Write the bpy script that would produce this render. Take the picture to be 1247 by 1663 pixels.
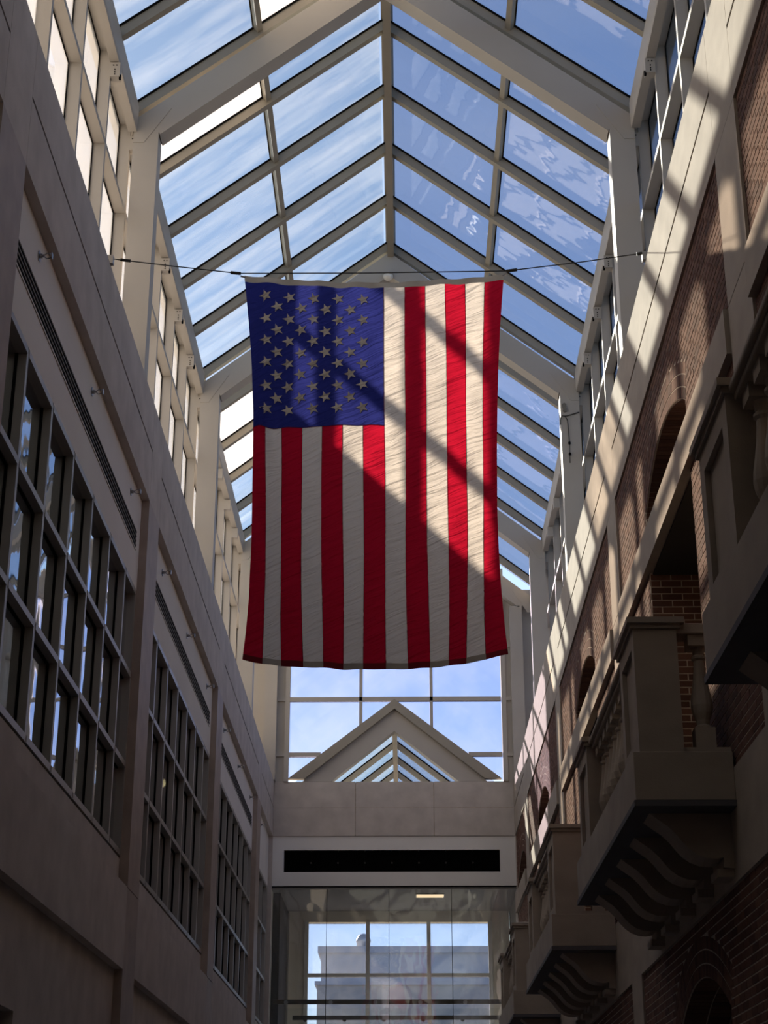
import bpy, math, random
from mathutils import Vector, Matrix
random.seed(7)
for o in list(bpy.data.objects):
    bpy.data.objects.remove(o, do_unlink=True)
SC = bpy.context.scene
COL = SC.collection
EYE = 1.6                      # camera height; every z below is given from the eye, EYE is added when linking

# ------------------------------------------------------------------ camera
cam_d = bpy.data.cameras.new('camera')
cam = bpy.data.objects.new('camera', cam_d)
COL.objects.link(cam)
SC.camera = cam
F_PX = 2720.0
PITCH = math.atan(1119.5 / F_PX)
YAW = -math.atan(37.5 * math.cos(PITCH) / F_PX)
cam_d.sensor_fit = 'VERTICAL'
cam_d.sensor_height = 36.0
cam_d.lens = F_PX / 1663.0 * 36.0
cam_d.clip_start = 0.05
cam_d.clip_end = 1500
fw = Vector((math.sin(YAW) * math.cos(PITCH), math.cos(YAW) * math.cos(PITCH), math.sin(PITCH)))
rt = Vector((math.cos(YAW), -math.sin(YAW), 0))
up = rt.cross(fw)
cam.matrix_world = Matrix(((rt.x, up.x, -fw.x, 0), (rt.y, up.y, -fw.y, 0), (rt.z, up.z, -fw.z, EYE), (0, 0, 0, 1)))

# ------------------------------------------------------------------ world, sun, exposure
SUN_TO = Vector((1.0, -1.81, -0.94)).normalized()          # direction the sunlight travels
EXPOSURE = 0.27
SKY_STRENGTH = 0.17
SUN_STRENGTH = 13.0
SC.view_settings.view_transform = 'Standard'
SC.view_settings.look = 'None'
SC.view_settings.gamma = 1.0
SC.view_settings.use_curve_mapping = False
SC.view_settings.exposure = EXPOSURE
SC.cycles.diffuse_bounces = 5
SC.cycles.transparent_max_bounces = 24
W = bpy.data.worlds.new('sky')
SC.world = W
W.use_nodes = True
nt = W.node_tree
nt.nodes.clear()
sky = nt.nodes.new('ShaderNodeTexSky')
sky.sky_type = 'NISHITA'
sky.sun_disc = False
sky.sun_elevation = math.asin(-SUN_TO.z)
sky.sun_rotation = math.atan2(-SUN_TO.x, -SUN_TO.y)
sky.air_density = 1.0
sky.dust_density = 0.4
sky.ozone_density = 1.3
tc = nt.nodes.new('ShaderNodeTexCoord')
mp = nt.nodes.new('ShaderNodeMapping')
mp.inputs['Scale'].default_value = (1.6, 1.6, 4.0)
nz = nt.nodes.new('ShaderNodeTexNoise')
nz.inputs['Scale'].default_value = 1.3
nz.inputs['Detail'].default_value = 6
nz.inputs['Distortion'].default_value = 0.6
rp = nt.nodes.new('ShaderNodeValToRGB')
rp.color_ramp.elements[0].position = 0.5
rp.color_ramp.elements[1].position = 0.78
rp.color_ramp.elements[1].color = (0.2, 0.2, 0.2, 1)
cl = nt.nodes.new('ShaderNodeMixRGB')
cl.inputs['Color2'].default_value = (6.5, 6.6, 6.8, 1)
bg = nt.nodes.new('ShaderNodeBackground')
bg.inputs['Strength'].default_value = SKY_STRENGTH
wo = nt.nodes.new('ShaderNodeOutputWorld')
L = nt.links.new
L(tc.outputs['Generated'], mp.inputs['Vector']); L(mp.outputs['Vector'], nz.inputs['Vector'])
L(nz.outputs['Fac'], rp.inputs['Fac']); L(rp.outputs['Color'], cl.inputs['Fac'])
L(sky.outputs['Color'], cl.inputs['Color1']); L(cl.outputs['Color'], bg.inputs['Color']); L(bg.outputs['Background'], wo.inputs['Surface'])
sun_d = bpy.data.lights.new('sun', 'SUN')
sun_d.energy = SUN_STRENGTH
sun_d.angle = math.radians(0.6)
sun_d.color = (1.0, 0.79, 0.58)
sun = bpy.data.objects.new('sun', sun_d)
COL.objects.link(sun)
sun.location = (-30, 60, 45)
sun.rotation_euler = SUN_TO.to_track_quat('-Z', 'Y').to_euler()

# ------------------------------------------------------------------ materials
def newmat(name):
    m = bpy.data.materials.new(name)
    m.use_nodes = True
    n = m.node_tree
    n.nodes.clear()
    out = n.nodes.new('ShaderNodeOutputMaterial')
    return m, n, out
def surf(name, c, rough=0.8, metal=0.0, var=0.12, scale=6.0, bump=0.0, bscale=80.0, spec=0.3, stretch=(1, 1, 1), c2=None):
    """diffuse surface with procedural colour variation and fine relief"""
    m, n, out = newmat(name)
    b = n.nodes.new('ShaderNodeBsdfPrincipled')
    b.inputs['Roughness'].default_value = rough
    b.inputs['Metallic'].default_value = metal
    b.inputs['Specular IOR Level'].default_value = spec
    g = n.nodes.new('ShaderNodeNewGeometry')
    mpp = n.nodes.new('ShaderNodeMapping'); mpp.inputs['Scale'].default_value = stretch
    t = n.nodes.new('ShaderNodeTexNoise'); t.inputs['Scale'].default_value = scale; t.inputs['Detail'].default_value = 5
    r = n.nodes.new('ShaderNodeValToRGB')
    r.color_ramp.elements[0].position = 0.3; r.color_ramp.elements[1].position = 0.7
    a = c2 if c2 else tuple(x * (1 - var) for x in c)
    r.color_ramp.elements[0].color = (*a, 1)
    r.color_ramp.elements[1].color = (*[min(1, x * (1 + var * 0.6)) for x in c], 1)
    k = n.links.new
    k(g.outputs['Position'], mpp.inputs['Vector']); k(mpp.outputs['Vector'], t.inputs['Vector']); k(t.outputs['Fac'], r.inputs['Fac'])
    k(r.outputs['Color'], b.inputs['Base Color'])
    if bump:
        t2 = n.nodes.new('ShaderNodeTexNoise'); t2.inputs['Scale'].default_value = bscale
        bp = n.nodes.new('ShaderNodeBump'); bp.inputs['Strength'].default_value = bump; bp.inputs['Distance'].default_value = 0.01
        k(g.outputs['Position'], t2.inputs['Vector']); k(t2.outputs['Fac'], bp.inputs['Height']); k(bp.outputs['Normal'], b.inputs['Normal'])
    k(b.outputs['BSDF'], out.inputs['Surface'])
    return m
def emis(name, c, s):
    m, n, out = newmat(name)
    e = n.nodes.new('ShaderNodeEmission'); e.inputs['Color'].default_value = (*c, 1); e.inputs['Strength'].default_value = s
    n.links.new(e.outputs['Emission'], out.inputs['Surface'])
    return m
def glass(name, tint, dirt=0.08, dirt_scale=0.7, refl=0.12, wave=0.0, dirt_c=(0.8, 0.8, 0.78), rough=0.02, stretch=(1, 1, 1), base=0.0, ior=1.45):
    """thin pane: clear transmission, streaky dust that scatters sunlight, mirror reflection by angle"""
    m, n, out = newmat(name)
    k = n.links.new
    tr = n.nodes.new('ShaderNodeBsdfTransparent'); tr.inputs['Color'].default_value = (*tint, 1)
    tl = n.nodes.new('ShaderNodeBsdfTranslucent'); tl.inputs['Color'].default_value = (*dirt_c, 1)
    gl = n.nodes.new('ShaderNodeBsdfGlossy'); gl.inputs['Roughness'].default_value = rough
    gl.inputs['Color'].default_value = (0.93, 0.96, 1, 1)
    g = n.nodes.new('ShaderNodeNewGeometry')
    mpp = n.nodes.new('ShaderNodeMapping'); mpp.inputs['Scale'].default_value = stretch
    t = n.nodes.new('ShaderNodeTexNoise'); t.inputs['Scale'].default_value = dirt_scale; t.inputs['Detail'].default_value = 7; t.inputs['Roughness'].default_value = 0.6
    oi = n.nodes.new('ShaderNodeObjectInfo')
    ad = n.nodes.new('ShaderNodeVectorMath'); ad.operation = 'ADD'
    sc_ = n.nodes.new('ShaderNodeMath'); sc_.operation = 'MULTIPLY'; sc_.inputs[1].default_value = 40
    k(oi.outputs['Random'], sc_.inputs[0])
    k(g.outputs['Position'], mpp.inputs['Vector']); k(mpp.outputs['Vector'], ad.inputs[0]); k(sc_.outputs['Value'], ad.inputs[1])
    k(ad.outputs['Vector'], t.inputs['Vector'])
    mr = n.nodes.new('ShaderNodeMapRange'); mr.inputs['From Min'].default_value = 0.38; mr.inputs['From Max'].default_value = 0.72
    mr.inputs['To Min'].default_value = base; mr.inputs['To Max'].default_value = base + dirt
    k(t.outputs['Fac'], mr.inputs['Value'])
    mx = n.nodes.new('ShaderNodeMixShader')
    k(mr.outputs['Result'], mx.inputs['Fac']); k(tr.outputs['BSDF'], mx.inputs[1]); k(tl.outputs['BSDF'], mx.inputs[2])
    lw = n.nodes.new('ShaderNodeLayerWeight'); lw.inputs['Blend'].default_value = 0.5      # Schlick reflectance, same from both sides
    pw = n.nodes.new('ShaderNodeMath'); pw.operation = 'POWER'; pw.inputs[1].default_value = 5
    ml = n.nodes.new('ShaderNodeMath'); ml.operation = 'MULTIPLY'; ml.inputs[1].default_value = 0.8
    fa = n.nodes.new('ShaderNodeMath'); fa.operation = 'ADD'; fa.use_clamp = True; fa.inputs[1].default_value = refl
    k(lw.outputs['Facing'], pw.inputs[0]); k(pw.outputs['Value'], ml.inputs[0]); k(ml.outputs['Value'], fa.inputs[0])
    if wave:
        t2 = n.nodes.new('ShaderNodeTexNoise'); t2.inputs['Scale'].default_value = 1.6; t2.inputs['Detail'].default_value = 1.5
        bp = n.nodes.new('ShaderNodeBump'); bp.inputs['Strength'].default_value = wave; bp.inputs['Distance'].default_value = 0.02
        k(ad.outputs['Vector'], t2.inputs['Vector']); k(t2.outputs['Fac'], bp.inputs['Height']); k(bp.outputs['Normal'], gl.inputs['Normal'])
    mx2 = n.nodes.new('ShaderNodeMixShader')
    k(fa.outputs['Value'], mx2.inputs['Fac']); k(mx.outputs['Shader'], mx2.inputs[1]); k(gl.outputs['BSDF'], mx2.inputs[2])
    k(mx2.outputs['Shader'], out.inputs['Surface'])
    return m
def cloth(name, c, tr=0.5, bump=0.42):
    m, n, out = newmat(name)
    k = n.links.new
    d = n.nodes.new('ShaderNodeBsdfDiffuse'); d.inputs['Color'].default_value = (*c, 1)
    t = n.nodes.new('ShaderNodeBsdfTranslucent'); t.inputs['Color'].default_value = (*c, 1)
    g = n.nodes.new('ShaderNodeNewGeometry')
    mpp = n.nodes.new('ShaderNodeMapping'); mpp.vector_type = 'TEXTURE'; mpp.inputs['Rotation'].default_value = (0, math.radians(-24), 0); mpp.inputs['Scale'].default_value = (0.42, 1.0, 0.05)
    nn = n.nodes.new('ShaderNodeTexNoise'); nn.inputs['Scale'].default_value = 1.0; nn.inputs['Detail'].default_value = 3; nn.inputs['Distortion'].default_value = 0.5
    bp = n.nodes.new('ShaderNodeBump'); bp.inputs['Strength'].default_value = 1.0; bp.inputs['Distance'].default_value = bump * 0.1
    k(g.outputs['Position'], mpp.inputs['Vector']); k(mpp.outputs['Vector'], nn.inputs['Vector']); k(nn.outputs['Fac'], bp.inputs['Height'])
    k(bp.outputs['Normal'], d.inputs['Normal']); k(bp.outputs['Normal'], t.inputs['Normal'])
    mx = n.nodes.new('ShaderNodeMixShader'); mx.inputs['Fac'].default_value = tr
    k(d.outputs['BSDF'], mx.inputs[1]); k(t.outputs['BSDF'], mx.inputs[2]); k(mx.outputs['Shader'], out.inputs['Surface'])
    return m
def brickmat(name):
    m, n, out = newmat(name)
    k = n.links.new
    b = n.nodes.new('ShaderNodeBsdfPrincipled'); b.inputs['Roughness'].default_value = 0.9; b.inputs['Specular IOR Level'].default_value = 0.15
    g = n.nodes.new('ShaderNodeNewGeometry'); oi = n.nodes.new('ShaderNodeObjectInfo')
    a = n.nodes.new('ShaderNodeMath'); a.operation = 'ADD'
    f = n.nodes.new('ShaderNodeMath'); f.operation = 'FRACT'
    k(g.outputs['Random Per Island'], a.inputs[0]); k(oi.outputs['Random'], a.inputs[1]); k(a.outputs['Value'], f.inputs[0])
    r = n.nodes.new('ShaderNodeValToRGB')
    e = r.color_ramp.elements
    e[0].position = 0; e[0].color = (0.085, 0.045, 0.036, 1)
    e[1].position = 1; e[1].color = (0.175, 0.095, 0.068, 1)
    x = e.new(0.35); x.color = (0.13, 0.066, 0.05, 1)
    x = e.new(0.8); x.color = (0.155, 0.08, 0.058, 1)
    t = n.nodes.new('ShaderNodeTexNoise'); t.inputs['Scale'].default_value = 30; t.inputs['Detail'].default_value = 4
    mr = n.nodes.new('ShaderNodeMapRange'); mr.inputs['To Min'].default_value = 0.75; mr.inputs['To Max'].default_value = 1.2
    mm = n.nodes.new('ShaderNodeVectorMath'); mm.operation = 'SCALE'
    k(f.outputs['Value'], r.inputs['Fac']); k(g.outputs['Position'], t.inputs['Vector']); k(t.outputs['Fac'], mr.inputs['Value'])
    k(r.outputs['Color'], mm.inputs[0]); k(mr.outputs['Result'], mm.inputs['Scale']); k(mm.outputs['Vector'], b.inputs['Base Color'])
    k(b.outputs['BSDF'], out.inputs['Surface'])
    return m
STONE = surf('limestone', (0.365, 0.315, 0.265), 0.85, var=0.12, scale=2.5, bump=0.15, stretch=(1, 1, 1.6))
STONE2 = surf('taupe_stone', (0.54, 0.492, 0.455), 0.75, var=0.14, scale=3.0, bump=0.12)
PILA = surf('brown_stone', (0.38, 0.31, 0.265), 0.55, var=0.16, scale=4.0, bump=0.1, spec=0.4)
PAINT = surf('off_white_paint', (0.455, 0.425, 0.39), 0.55, var=0.04, scale=1.5, spec=0.35)
RAFT = surf('rafter_paint', (0.33, 0.30, 0.25), 0.5, var=0.05, scale=2, spec=0.4)
PLAST = surf('white_plaster', (0.8, 0.785, 0.765), 0.9, var=0.04, scale=1.2)
CREAM = surf('cream_wall', (0.82, 0.76, 0.64), 0.9, var=0.04)
ALU = surf('grey_aluminium', (0.34, 0.335, 0.32), 0.4, metal=0.25, var=0.05, scale=5, spec=0.5)
BLACK = surf('black_gasket', (0.008, 0.008, 0.009), 0.9, var=0.1, spec=0.05)
BLADE = surf('blade_grey', (0.3, 0.29, 0.28), 0.8, spec=0.1)
WTRIM = surf('white_trim', (0.8, 0.78, 0.73), 0.6, var=0.03)
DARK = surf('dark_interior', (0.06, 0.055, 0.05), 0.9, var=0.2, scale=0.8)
ROOMW = surf('room_wall', (0.22, 0.21, 0.19), 0.9, var=0.1, scale=0.6)
FLOOR = surf('floor_stone', (0.36, 0.33, 0.30), 0.5, var=0.15, scale=1.0)
MORT = surf('mortar', (0.52, 0.44, 0.36), 0.95, var=0.2, scale=12, bump=0.2)
BRICK = brickmat('red_brick')
STEEL = surf('galvanised_steel', (0.35, 0.35, 0.36), 0.35, metal=0.9, var=0.1)
WIRE = surf('dark_wire', (0.05, 0.048, 0.045), 0.5, metal=0.6)
RAIL = surf('bronze_rail', (0.075, 0.06, 0.045), 0.4, metal=0.3, var=0.2, spec=0.5)
ROOFGL_L = glass('roof_glass_west', (0.715, 0.785, 0.84), dirt=0.11, dirt_scale=0.9, refl=0.02, wave=0.3, stretch=(0.5, 3.0, 0.5), base=0.012)
HAZEGL = glass('hazy_roof_glass', (0.85, 0.86, 0.86), dirt=0.35, dirt_scale=0.9, refl=0.02, wave=0.3, stretch=(1, 1.4, 1), base=0.18, dirt_c=(0.95, 0.9, 0.82))
ROOFGL_R = glass('roof_glass_east', (0.67, 0.71, 0.80), dirt=0.05, dirt_scale=0.9, refl=0.05, wave=0.3, stretch=(1, 2.0, 1), base=0.01)
CLERGL = glass('clerestory_glass', (0.86, 0.86, 0.86), dirt=0.10, dirt_scale=1.5, refl=0.02, base=0.25, dirt_c=(0.95, 0.94, 0.92))
CLERGR = glass('clerestory_glass_east', (0.5, 0.56, 0.66), dirt=0.04, dirt_scale=1.5, refl=0.06)
WINGL = glass('window_glass', (0.42, 0.45, 0.45), dirt=0.02, dirt_scale=0.8, refl=0.40, wave=0.22)
ENDGL = glass('end_glass', (0.70, 0.72, 0.86), dirt=0.05, dirt_scale=0.7, refl=0.02)
GUARDGL = glass('guard_glass', (0.96, 0.975, 0.965), dirt=0.01, refl=0.02)
LOWGL = glass('lobby_glass', (0.92, 0.95, 0.93), dirt=0.05, dirt_scale=0.6, refl=0.05, wave=0.28)
RED = cloth('flag_red', (0.60, 0.012, 0.045), 0.62)
WHITE = cloth('flag_white', (0.92, 0.905, 0.88), 0.56)
BLUE = cloth('flag_blue', (0.032, 0.042, 0.26), 0.6)
STARM = cloth('flag_star', (0.72, 0.68, 0.62), 0.25)

# ------------------------------------------------------------------ mesh builder
class MB:
    def __init__(s):
        s.v = []; s.f = []; s.mi = []
    def add(s, vs, fs, mi=0):
        b = len(s.v)
        s.v += [tuple(p) for p in vs]
        s.f += [tuple(i + b for i in q) for q in fs]
        s.mi += [mi] * len(fs)
        return s
    def box(s, x0, x1, y0, y1, z0, z1, mi=0):
        x0, x1 = min(x0, x1), max(x0, x1)
        return s.add([(x0, y0, z0), (x1, y0, z0), (x1, y1, z0), (x0, y1, z0), (x0, y0, z1), (x1, y0, z1), (x1, y1, z1), (x0, y1, z1)],
                     [(0, 3, 2, 1), (4, 5, 6, 7), (0, 1, 5, 4), (1, 2, 6, 5), (2, 3, 7, 6), (3, 0, 4, 7)], mi)
    def obox(s, c, a, b, e, mi=0):
        """box about centre c with half-axis vectors a, b, e"""
        c, a, b, e = map(Vector, (c, a, b, e))
        P = [c + i * a + j * b + k * e for k in (-1, 1) for j in (-1, 1) for i in (-1, 1)]
        fs = [(0, 2, 3, 1), (4, 5, 7, 6), (0, 1, 5, 4), (1, 3, 7, 5), (3, 2, 6, 7), (2, 0, 4, 6)]
        if a.cross(b).dot(e) < 0: fs = [tuple(reversed(q)) for q in fs]
        return s.add(P, fs, mi)
    def prism(s, poly, axis, t0, t1, mi=0):
        """convex or simple polygon in the plane across axis, extruded t0..t1; poly coords follow the cyclic remaining axes as given"""
        n = len(poly)
        def P(a, b, t):
            return (a, t, b) if axis == 'y' else ((t, a, b) if axis == 'x' else (a, b, t))
        vs = [P(a, b, t0) for a, b in poly] + [P(a, b, t1) for a, b in poly]
        fs = [tuple(range(n)), tuple(range(2 * n - 1, n - 1, -1))] + [((i + 1) % n, i, n + i, n + (i + 1) % n) for i in range(n)]
        return s.add(vs, fs, mi)
    def tube(s, pts, r, n=8, mi=0, caps=True):
        pts = [Vector(p) for p in pts]
        rings = []
        for i, p in enumerate(pts):
            d = (pts[min(i + 1, len(pts) - 1)] - pts[max(i - 1, 0)]).normalized()
            u = d.cross(Vector((0, 0, 1)))
            if u.length < 1e-3: u = d.cross(Vector((0, 1, 0)))
            u.normalize(); w = d.cross(u)
            rr = r[i] if isinstance(r, (list, tuple)) else r
            rings.append([p + rr * (math.cos(6.28318 * j / n) * u + math.sin(6.28318 * j / n) * w) for j in range(n)])
        vs = [q for g in rings for q in g]
        fs = [(i * n + j, i * n + (j + 1) % n, (i + 1) * n + (j + 1) % n, (i + 1) * n + j) for i in range(len(pts) - 1) for j in range(n)]
        if caps: fs += [tuple(range(n - 1, -1, -1)), tuple(range((len(pts) - 1) * n, len(pts) * n))]
        return s.add(vs, fs, mi)
    def lathe(s, x, y, prof, n=12, mi=0):
        return s.tube_prof(x, y, prof, n, mi)
    def tube_prof(s, x, y, prof, n, mi):
        vs = [(x + r * math.cos(6.28318 * j / n), y + r * math.sin(6.28318 * j / n), z) for r, z in prof for j in range(n)]
        fs = [(i * n + j, i * n + (j + 1) % n, (i + 1) * n + (j + 1) % n, (i + 1) * n + j) for i in range(len(prof) - 1) for j in range(n)]
        fs += [tuple(range(n - 1, -1, -1)), tuple(range((len(prof) - 1) * n, len(prof) * n))]
        return s.add(vs, fs, mi)
    def build(s, name, mats, parent=None, smooth=False, bevel=0.0, kind=None):
        """one mesh object; coordinates are taken from the eye, the object is placed under its parent"""
        base = world_of(parent)
        me = bpy.data.meshes.new(name)
        if parent is None:                       # own origin at the base centre
            xs, ys, zs = zip(*s.v)
            org = ((min(xs) + max(xs)) / 2, (min(ys) + max(ys)) / 2, min(zs))
        else:
            org = base
        me.from_pydata([(p[0] - org[0], p[1] - org[1], p[2] - org[2]) for p in s.v], [], s.f)
        mats = mats if isinstance(mats, (list, tuple)) else [mats]
        for m in mats: me.materials.append(m)
        if len(mats) > 1: me.polygons.foreach_set('material_index', s.mi)
        if smooth: me.polygons.foreach_set('use_smooth', [True] * len(me.polygons))
        me.update()
        o = bpy.data.objects.new(name, me)
        COL.objects.link(o)
        if parent is None:
            o.location = (org[0], org[1], org[2] + EYE)
            ORG[o.name] = org
        else:
            o.parent = parent
            ORG[o.name] = base
        if bevel:
            b = o.modifiers.new('bevel', 'BEVEL'); b.width = bevel; b.segments = 2; b.limit_method = 'ANGLE'
        if kind: o['kind'] = kind
        return o
ORG = {}
def world_of(o):
    return (0, 0, 0) if o is None else ORG[o.name]
def empty(name, loc):
    o = bpy.data.objects.new(name, None)
    o.empty_display_size = 0.2
    COL.objects.link(o)
    o.location = (loc[0], loc[1], loc[2] + EYE)
    ORG[o.name] = tuple(loc)
    return o
def struct(name, loc, label, cat):
    o = empty(name, loc); o['kind'] = 'structure'; o['label'] = label; o['category'] = cat
    return o
def tag(o, label, cat, group=None):
    o['label'] = label; o['category'] = cat
    if group: o['group'] = group
    return o
def B(x0, x1, y0, y1, z0, z1):
    return MB().box(x0, x1, y0, y1, z0, z1)

# ------------------------------------------------------------------ layout numbers (metres, z from the eye)
FR = [3.0, 10.5, 18.0, 25.5, 33.0]           # roof frames / pilasters
YE = 36.6                                    # far wall
YB = -4.0                                    # wall behind the camera
PW = 0.39                                    # half pilaster
XL, XR = -2.9, 2.4
XC = -0.232                                  # roof centre
ZR, SL = 15.65, 0.786                        # glass apex and slope
ZG = -1.6                                    # floor
ORD = ['nearest', 'second', 'third', 'fourth', 'fifth', 'sixth', 'seventh', 'eighth', 'ninth', 'tenth', 'eleventh', 'twelfth']
def zgl(u): return ZR - SL * u

# ------------------------------------------------------------------ floor, back, ground
fl = B(-9, 9, YB - 0.5, 46, ZG - 0.2, ZG).build('floor', FLOOR); fl['kind'] = 'structure'; tag(fl, 'stone floor of the narrow atrium hall', 'floor')
gr = B(-150, 150, -120, 260, ZG - 0.6, ZG - 0.25).build('ground', surf('pavement', (0.25, 0.24, 0.22), 0.95, scale=0.2)); gr['kind'] = 'structure'; tag(gr, 'pavement outside around the building', 'ground')
wb = struct('wall_back', (0, YB, ZG), 'plain wall closing the hall behind the viewer', 'wall')
B(-9, 9, YB - 0.3, YB, ZG, 16).build('plaster_panel', ROOMW, wb)

# ------------------------------------------------------------------ left wall
wl = struct('wall_left', (XL, 16, ZG), 'taupe stone wall with pilasters, spandrels and fascia on the left', 'wall')
bays = [(FR[i], (FR + [40.1])[i + 1]) for i in range(len(FR))]
XW = -2.99
for i, (k0, k1) in enumerate(bays):
    a, b = k0 + PW, min(k1 - PW, YE)
    j = 0.006
    B(XL, -3.75, a + j, b - j, 7.40, 8.005).build('stone_panel', STONE2, wl)
    B(XL, -3.75, a + j, b - j, 8.035, 8.60).build('stone_panel', STONE2, wl)
    B(XL - 0.03, -3.75, a, b, 8.0, 8.04).build('groove', BLACK, wl)
    B(XW, -3.75, a, b, 6.31, 7.40).build('plaster_panel', PLAST, wl)
    B(XL, -3.3, a, b, 2.20, 3.03).build('spandrel', STONE2, wl)
    B(XW - 0.01, -3.3, a, b, 3.03, 3.33).build('sill_wall', STONE2, wl)
    if i >= 2 or i == 0:
        B(XW, -3.3, a, b, ZG, 2.20).build('lower_wall', STONE2, wl)
    else:
        B(XW, -3.3, a, b, 1.34, 2.20).build('lower_wall', STONE2, wl)
        B(XW, -3.3, 13.2, b, ZG, 1.34).build('lower_wall', STONE2, wl)
for i, k in enumerate(FR):
    B(XL, -3.75, k - PW, k + PW, 7.40, 8.60).build('stone_panel', STONE2, wl)
    B(XL, -3.75, k - PW, k + PW, 3.035, 7.40).build('pilaster', PILA, wl)
    B(XL, -3.75, k - PW, k + PW, ZG, 3.025).build('pilaster', PILA, wl)
B(XL, -3.75, YB, FR[0] - PW, ZG, 8.6).build('stone_panel', STONE2, wl)
# rooms behind the left windows
rm = MB()
rm.box(-8.2, -8.0, 0, 40, ZG, 8.6).box(-8.0, -3.3, 0, 40, 2.5, 2.7).box(-8.0, -3.72, 0, 40, 6.9, 7.1)
rm.box(-8.0, -3.3, -0.2, 0, ZG, 8.6).box(-8.0, -3.3, 40, 40.2, ZG, 8.6).box(-8.0, -3.7, 0, 40, 8.4, 8.6)
rm.build('room_shell', ROOMW, wl)
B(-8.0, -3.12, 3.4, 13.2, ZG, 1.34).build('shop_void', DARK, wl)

# left window grids
wn = 1
ZROW = [3.35, 4.32, 5.315, 6.31]
for i, (k0, k1) in enumerate(bays):
    a, b = k0 + PW, min(k1 - PW, YE)
    w = struct('window_%d' % wn, (-3.05, (a + b) / 2, ZROW[0]), ['window grid in the near left bay beside the viewer', 'large grey metal window grid in left wall nearest the camera',
               'second grey metal window grid along the left wall', 'third grey metal window grid along the left wall',
               'narrow last window grid at the far end of the left wall'][i], 'window'); wn += 1
    ys = [a] + [k0 + 1.36 + 1.0 * q for q in range(6) if k0 + 1.36 + q < b - 0.2] + [b]
    for y in ys:
        y0 = min(max(y - 0.03, a), b - 0.06)
        B(-2.995, -3.085, y0, y0 + 0.06, ZROW[0], ZROW[3]).build('mullion', ALU, w)
    for z in ZROW:
        z0 = min(max(z - 0.03, ZROW[0]), ZROW[3] - 0.06)
        for q in range(len(ys) - 1):
            B(-2.99, -3.085, ys[q] + 0.03, ys[q + 1] - 0.03, z0, z0 + 0.06).build('transom', ALU, w)
    for q in range(len(ys) - 1):
        for r in range(3):
            B(-3.078, -3.086, ys[q] + 0.02, ys[q + 1] - 0.02, ZROW[r] + 0.02, ZROW[r + 1] - 0.02).build('pane', WINGL, w)
            g = MB()
            y0, y1, z0, z1 = ys[q] + 0.03, ys[q + 1] - 0.03, ZROW[r] + 0.03, ZROW[r + 1] - 0.03
            g.box(-3.068, -3.077, y0, y0 + 0.012, z0, z1).box(-3.066, -3.077, y1 - 0.014, y1, z0, z1).box(-3.066, -3.077, y0 + 0.012, y1 - 0.014, z1 - 0.014, z1)
            g.build('gasket', BLACK, w)

# ------------------------------------------------------------------ right wall
wr = struct('wall_right', (XR, 16, ZG), 'limestone and red brick wall with arches on the right', 'wall')
XBK = 2.425                                   # mortar plane
XIN = 3.3
AR, AH, RING = 2.547, 1.285, 0.33             # arch radius, half opening, ring thickness
BL, BH, MJ = 0.192, 0.0555, 0.012             # brick face and joint
bricks = []                                   # (panel, centre, half-vectors u, v, n)
def arch_z(zc, dy): return zc + math.sqrt(max(AR * AR - dy * dy, 0))
def brick_field(panel, y0, y1, z0, z1, hole):
    """running bond on the plane x = XBK; hole(zm) gives a y interval to keep clear"""
    n = int((z1 - z0) / (BH + MJ))
    ph = (z1 - z0) / n
    pl = BL + MJ
    for r in range(n):
        zm = z0 + (r + 0.5) * ph
        h = hole(zm) if hole else None
        segs = [(y0, y1)] if not h else [(y0, h[0]), (h[1], y1)]
        off = (r % 2) * pl / 2
        for (s0, s1) in segs:
            q = math.floor((s0 - y0 - off) / pl)
            while True:
                u0 = y0 + off + q * pl; u1 = u0 + BL; q += 1
                if u0 > s1: break
                u0, u1 = max(u0, s0 + 0.004), min(u1, s1 - 0.004)
                if u1 - u0 < 0.025: continue
                dx = 0.0035 + random.uniform(-0.001, 0.0015)
                bricks.append((panel, (XBK - dx / 2 + 0.01, (u0 + u1) / 2, zm), (0, (u1 - u0) / 2, 0), (0, 0, BH / 2), (dx / 2 + 0.01, 0, 0)))
def brick_return(panel, y, x0, x1, z0, z1, sgn):
    """running bond on a reveal facing -y (sgn -1) or +y"""
    n = int((z1 - z0) / (BH + MJ)); ph = (z1 - z0) / n; pl = BL + MJ
    for r in range(n):
        zm = z0 + (r + 0.5) * ph
        u = x0 - (r % 2) * pl / 2
        while u < x1:
            u0, u1 = max(u, x0 + 0.003), min(u + BL, x1); u += pl
            if u1 - u0 < 0.025: continue
            bricks.append((panel, ((u0 + u1) / 2, y - sgn * 0.008, zm), ((u1 - u0) / 2, 0, 0), (0, 0, BH / 2), (0, 0.012, 0)))
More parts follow.
